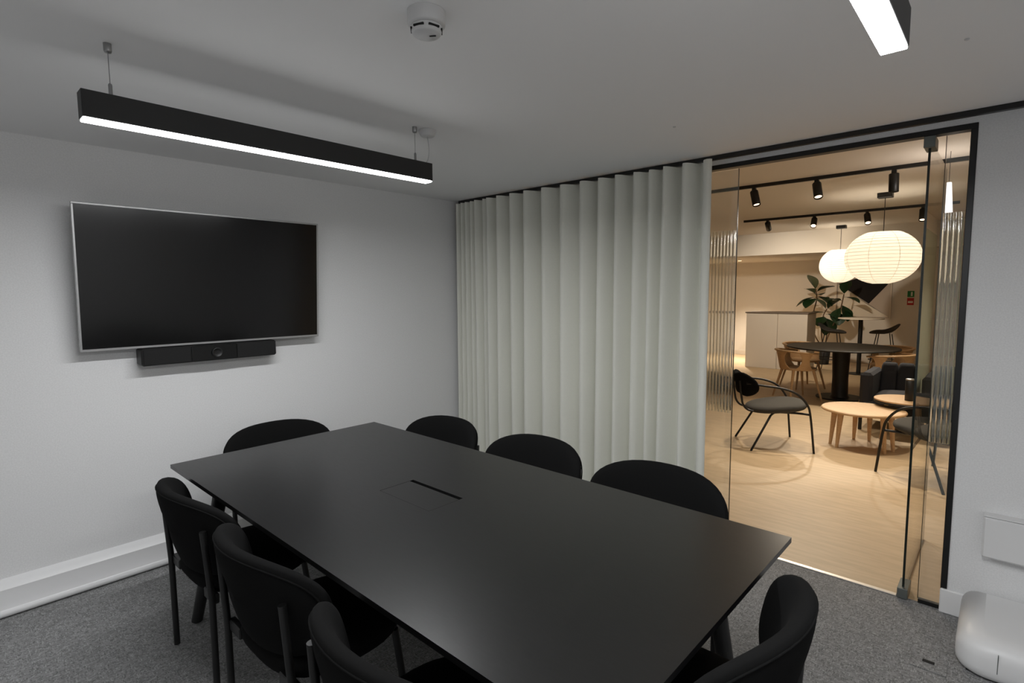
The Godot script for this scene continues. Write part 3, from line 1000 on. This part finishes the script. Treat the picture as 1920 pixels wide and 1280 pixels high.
	obj("column", lathem([Vector2(0.125, 0.018), Vector2(0.105, 0.05), Vector2(0.10, 0.30), Vector2(0.115, 0.717)], Vector3.ZERO, 28), M.black_wood, t)
	st = mb()
	disc(st, Vector3.ZERO, 0.30, 0.0, 0.018, 0.004, 40)
	obj("foot_plate", st, M.black_metal, t)
	var w := make_oak_chair("oak armchair at the round table, nearest the lone lounge chair", Vector3(1.36, 0, -5.17), atan2(0.45, -0.43))
	copy(w, "oak armchair at the round table, before the white counter", Vector3(1.16, 0, -6.22), atan2(0.65, 0.62))
	copy(w, "oak armchair at the round table, directly behind the charcoal sofa", Vector3(2.40, 0, -5.38), atan2(-0.55, -0.20))
	copy(w, "reddish lit oak armchair at the round table, beneath the framed picture", Vector3(2.28, 0, -6.35), atan2(-0.45, 0.75))
	# ---- tall table and stools
	t = thing("bar_table", "tall slim table with pale round top on a black pole", "table", Vector3(1.56, 0, -8.33))
	st = mb()
	disc(st, Vector3.ZERO, 0.36, 1.012, 1.03, 0.004, 48)
	obj("top", st, M.canvas_pale, t)
	obj("pole", tubem([Vector3(0, 0.01, 0), Vector3(0, 1.012, 0)], 0.036, 20), M.black_metal, t)
	st = mb()
	disc(st, Vector3.ZERO, 0.19, 0.0, 0.012, 0.003, 36)
	obj("foot_plate", st, M.black_metal, t)
	var s1 := make_stool("grey bar stool on the plant's side of the tall table", Vector3(1.08, 0, -8.45), PI / 2)
	copy(s1, "grey bar stool on the tall table's side away from the plant", Vector3(1.86, 0, -8.80), -PI / 2 + 0.3)
	# ---- counter
	t = thing("counter", "plain cream reception counter with thin dark top", "counter", Vector3(0.25, 0, -8.35))
	obj("body", boxm(Vector3(-0.62, 0.0, -0.30), Vector3(-0.03, 1.09, 0.30), 0.004), M.counter, t)
	obj("body", boxm(Vector3(-0.025, 0.0, -0.30), Vector3(0.50, 1.09, 0.30), 0.004), M.counter, t)
	obj("top", boxm(Vector3(-0.64, 1.0905, -0.32), Vector3(0.52, 1.115, 0.32), 0.004), M.counter_top, t)
	# ---- fiddle-leaf fig
	t = thing("potted_fig", "fiddle-leaf fig with large dark leaves in a grey pot", "plant", Vector3(0.70, 0, -9.45))
	obj("pot", lathem([Vector2(0.0005, 0.0), Vector2(0.13, 0.0), Vector2(0.17, 0.40), Vector2(0.155, 0.405), Vector2(0.15, 0.36), Vector2(0.0005, 0.355)], Vector3.ZERO, 28), M.pot, t)
	var stems := [
		[Vector3(0.0, 0.35, 0.0), Vector3(-0.14, 0.62, 0.04), Vector3(-0.19, 1.0, 0.02), Vector3(-0.14, 1.35, 0.0), Vector3(-0.16, 1.56, 0.02)],
		[Vector3(0.02, 0.35, 0.02), Vector3(-0.02, 0.7, 0.03), Vector3(0.0, 1.0, 0.02), Vector3(0.06, 1.15, 0.0)],
		[Vector3(0.03, 0.35, 0.0), Vector3(0.16, 0.75, 0.02), Vector3(0.30, 1.1, 0.05), Vector3(0.36, 1.45, 0.04)]]
	for s in stems:
		obj("stem", tubem(curve(s, 5), 0.011, 8), M.trunk, t)
	# leaves: base, direction, length
	var leaves := [
		[Vector3(-0.16, 1.54, 0.02), Vector3(-0.25, 1.0, 0.3), 0.30], [Vector3(-0.15, 1.5, 0.02), Vector3(1.0, 0.55, 0.2), 0.30], [Vector3(-0.15, 1.40, 0.0), Vector3(-1.0, -0.35, 0.3), 0.34],
		[Vector3(-0.15, 1.42, 0.0), Vector3(1.0, -0.4, 0.35), 0.32], [Vector3(-0.15, 1.38, 0.02), Vector3(-0.5, -0.55, 1.0), 0.28], [Vector3(-0.14, 1.36, 0.0), Vector3(0.3, 0.1, -1.0), 0.28],
		[Vector3(-0.16, 1.46, 0.0), Vector3(-0.7, 0.5, -0.5), 0.26], [Vector3(-0.15, 1.44, 0.02), Vector3(0.5, 0.2, 0.9), 0.24],
		[Vector3(0.05, 1.14, 0.0), Vector3(-0.5, 0.8, 0.4), 0.28], [Vector3(0.06, 1.14, 0.0), Vector3(0.6, 0.7, 0.3), 0.28], [Vector3(0.04, 1.08, 0.02), Vector3(-0.8, 0.0, 0.6), 0.27],
		[Vector3(0.04, 1.05, 0.02), Vector3(0.9, -0.2, 0.4), 0.28], [Vector3(0.02, 1.0, 0.02), Vector3(-0.2, -0.5, 1.0), 0.26], [Vector3(0.03, 0.98, 0.02), Vector3(0.7, -0.8, 0.3), 0.30], [Vector3(0.0, 0.95, 0.02), Vector3(0.35, -1.0, 0.25), 0.28],
		[Vector3(0.36, 1.44, 0.04), Vector3(0.2, 1.0, 0.2), 0.26], [Vector3(0.36, 1.40, 0.04), Vector3(1.0, -0.2, 0.3), 0.26], [Vector3(0.34, 1.32, 0.04), Vector3(-0.6, 0.2, 0.6), 0.24],
		[Vector3(0.33, 1.25, 0.05), Vector3(0.55, -0.9, 0.3), 0.30], [Vector3(0.32, 1.2, 0.05), Vector3(-0.35, -0.9, 0.5), 0.27], [Vector3(0.31, 1.15, 0.05), Vector3(0.8, -0.5, -0.3), 0.26], [Vector3(0.30, 1.10, 0.05), Vector3(0.1, -0.8, 0.6), 0.24]]
	for e in leaves:
		st = mb()
		var d: Vector3 = e[1].normalized()
		var side := d.cross(Vector3.UP).normalized()
		var up := side.cross(d).normalized()
		var L: float = e[2] * 1.12
		var rows := []
		for i in 9:
			var f := i / 8.0
			var wdt := L * 0.44 * pow(sin(PI * pow(clampf(f * 0.97 + 0.015, 0, 1), 1.25)), 0.75)
			var mid: Vector3 = e[0] + d * (0.03 + L * f) - up * L * 0.22 * f * f
			var row := PackedVector3Array()
			for j in 5:
				var q := j / 2.0 - 1.0
				row.append(mid + side * wdt * q + up * absf(q) * wdt * 0.28)
			rows.append(row)
		sheet(st, rows)
		var lf := obj("leaf", st, M.leaf, t)
		obj("leaf_stalk", tubem([e[0], e[0] + d * 0.035], 0.004, 5), M.trunk, lf)
	# ---- framed abstract picture
	t = thing("framed_picture", "pale framed abstract picture with a black four-sided shape", "picture", Vector3(1.27, 1.62, -10.13))
	st = mb(true)
	for e in [[-0.50, -0.68, 0.50, -0.66], [-0.50, 0.66, 0.50, 0.68], [-0.50, -0.66, -0.48, 0.66], [0.48, -0.66, 0.50, 0.66]]:
		bx(st, Vector3(e[0], e[1], 0.0005), Vector3(e[2], e[3], 0.035), 0.002)
	obj("frame", st, M.art_frame, t)
	obj("canvas", boxm(Vector3(-0.48, -0.66, 0.001), Vector3(0.48, 0.66, 0.018)), M.canvas, t)
	for e in [[[-0.46, 0.05], [-0.08, 0.17], [0.43, 0.035], [0.11, -0.37]], [[-0.46, 0.03], [0.10, -0.39], [0.46, -0.64], [-0.46, -0.64]]]:
		st = mb(true)
		var P := []
		for q in e:
			P.append(Vector3(q[0], q[1], 0.0195))
		quad(st, P[0], P[1], P[2], P[3])
		for k in 4:
			var a: Vector3 = P[k]
			var b: Vector3 = P[(k + 1) % 4]
			quad(st, a, b, b - Vector3(0, 0, 0.0012), a - Vector3(0, 0, 0.0012))
		obj("painted_shape", st, M.canvas_dark if e[0][1] > 0.04 else M.canvas_pale, t)
	# ---- fire signs
	t = thing("fire_sign", "small green and red safety sign on the far wall beside the picture", "sign", Vector3(2.08, 1.36, -10.13))
	obj("green_plate", boxm(Vector3(-0.055, 0.03, 0.0005), Vector3(0.055, 0.15, 0.008), 0.001), M.green_sign, t)
	obj("green_symbol", boxm(Vector3(0.0, 0.05, 0.0082), Vector3(0.03, 0.13, 0.0092)), M.sign_white, t)
	obj("red_plate", boxm(Vector3(-0.055, -0.13, 0.0005), Vector3(0.055, 0.01, 0.008), 0.001), M.red_sign, t)
	obj("red_symbol", boxm(Vector3(-0.04, -0.09, 0.0082), Vector3(0.04, -0.05, 0.0092)), M.sign_white, t)
	# ---- sage cupboard along the lounge's right wall, mirrored in the open door leaf
	t = thing("tall_cupboard", "tall sage green cupboard along the lounge wall, mirrored in the door leaf", "cupboard", Vector3(3.60, 0, -4.2))
	for k in 3:
		obj("door_panel", boxm(Vector3(0.0, 0.02, -0.94 + 0.63 * k), Vector3(0.02, 2.19, -0.94 + 0.63 * k + 0.625), 0.002), M.sage, t)
	obj("carcass", boxm(Vector3(0.0205, 0.0, -0.945), Vector3(0.199, 2.2, 0.95)), M.sage, t)
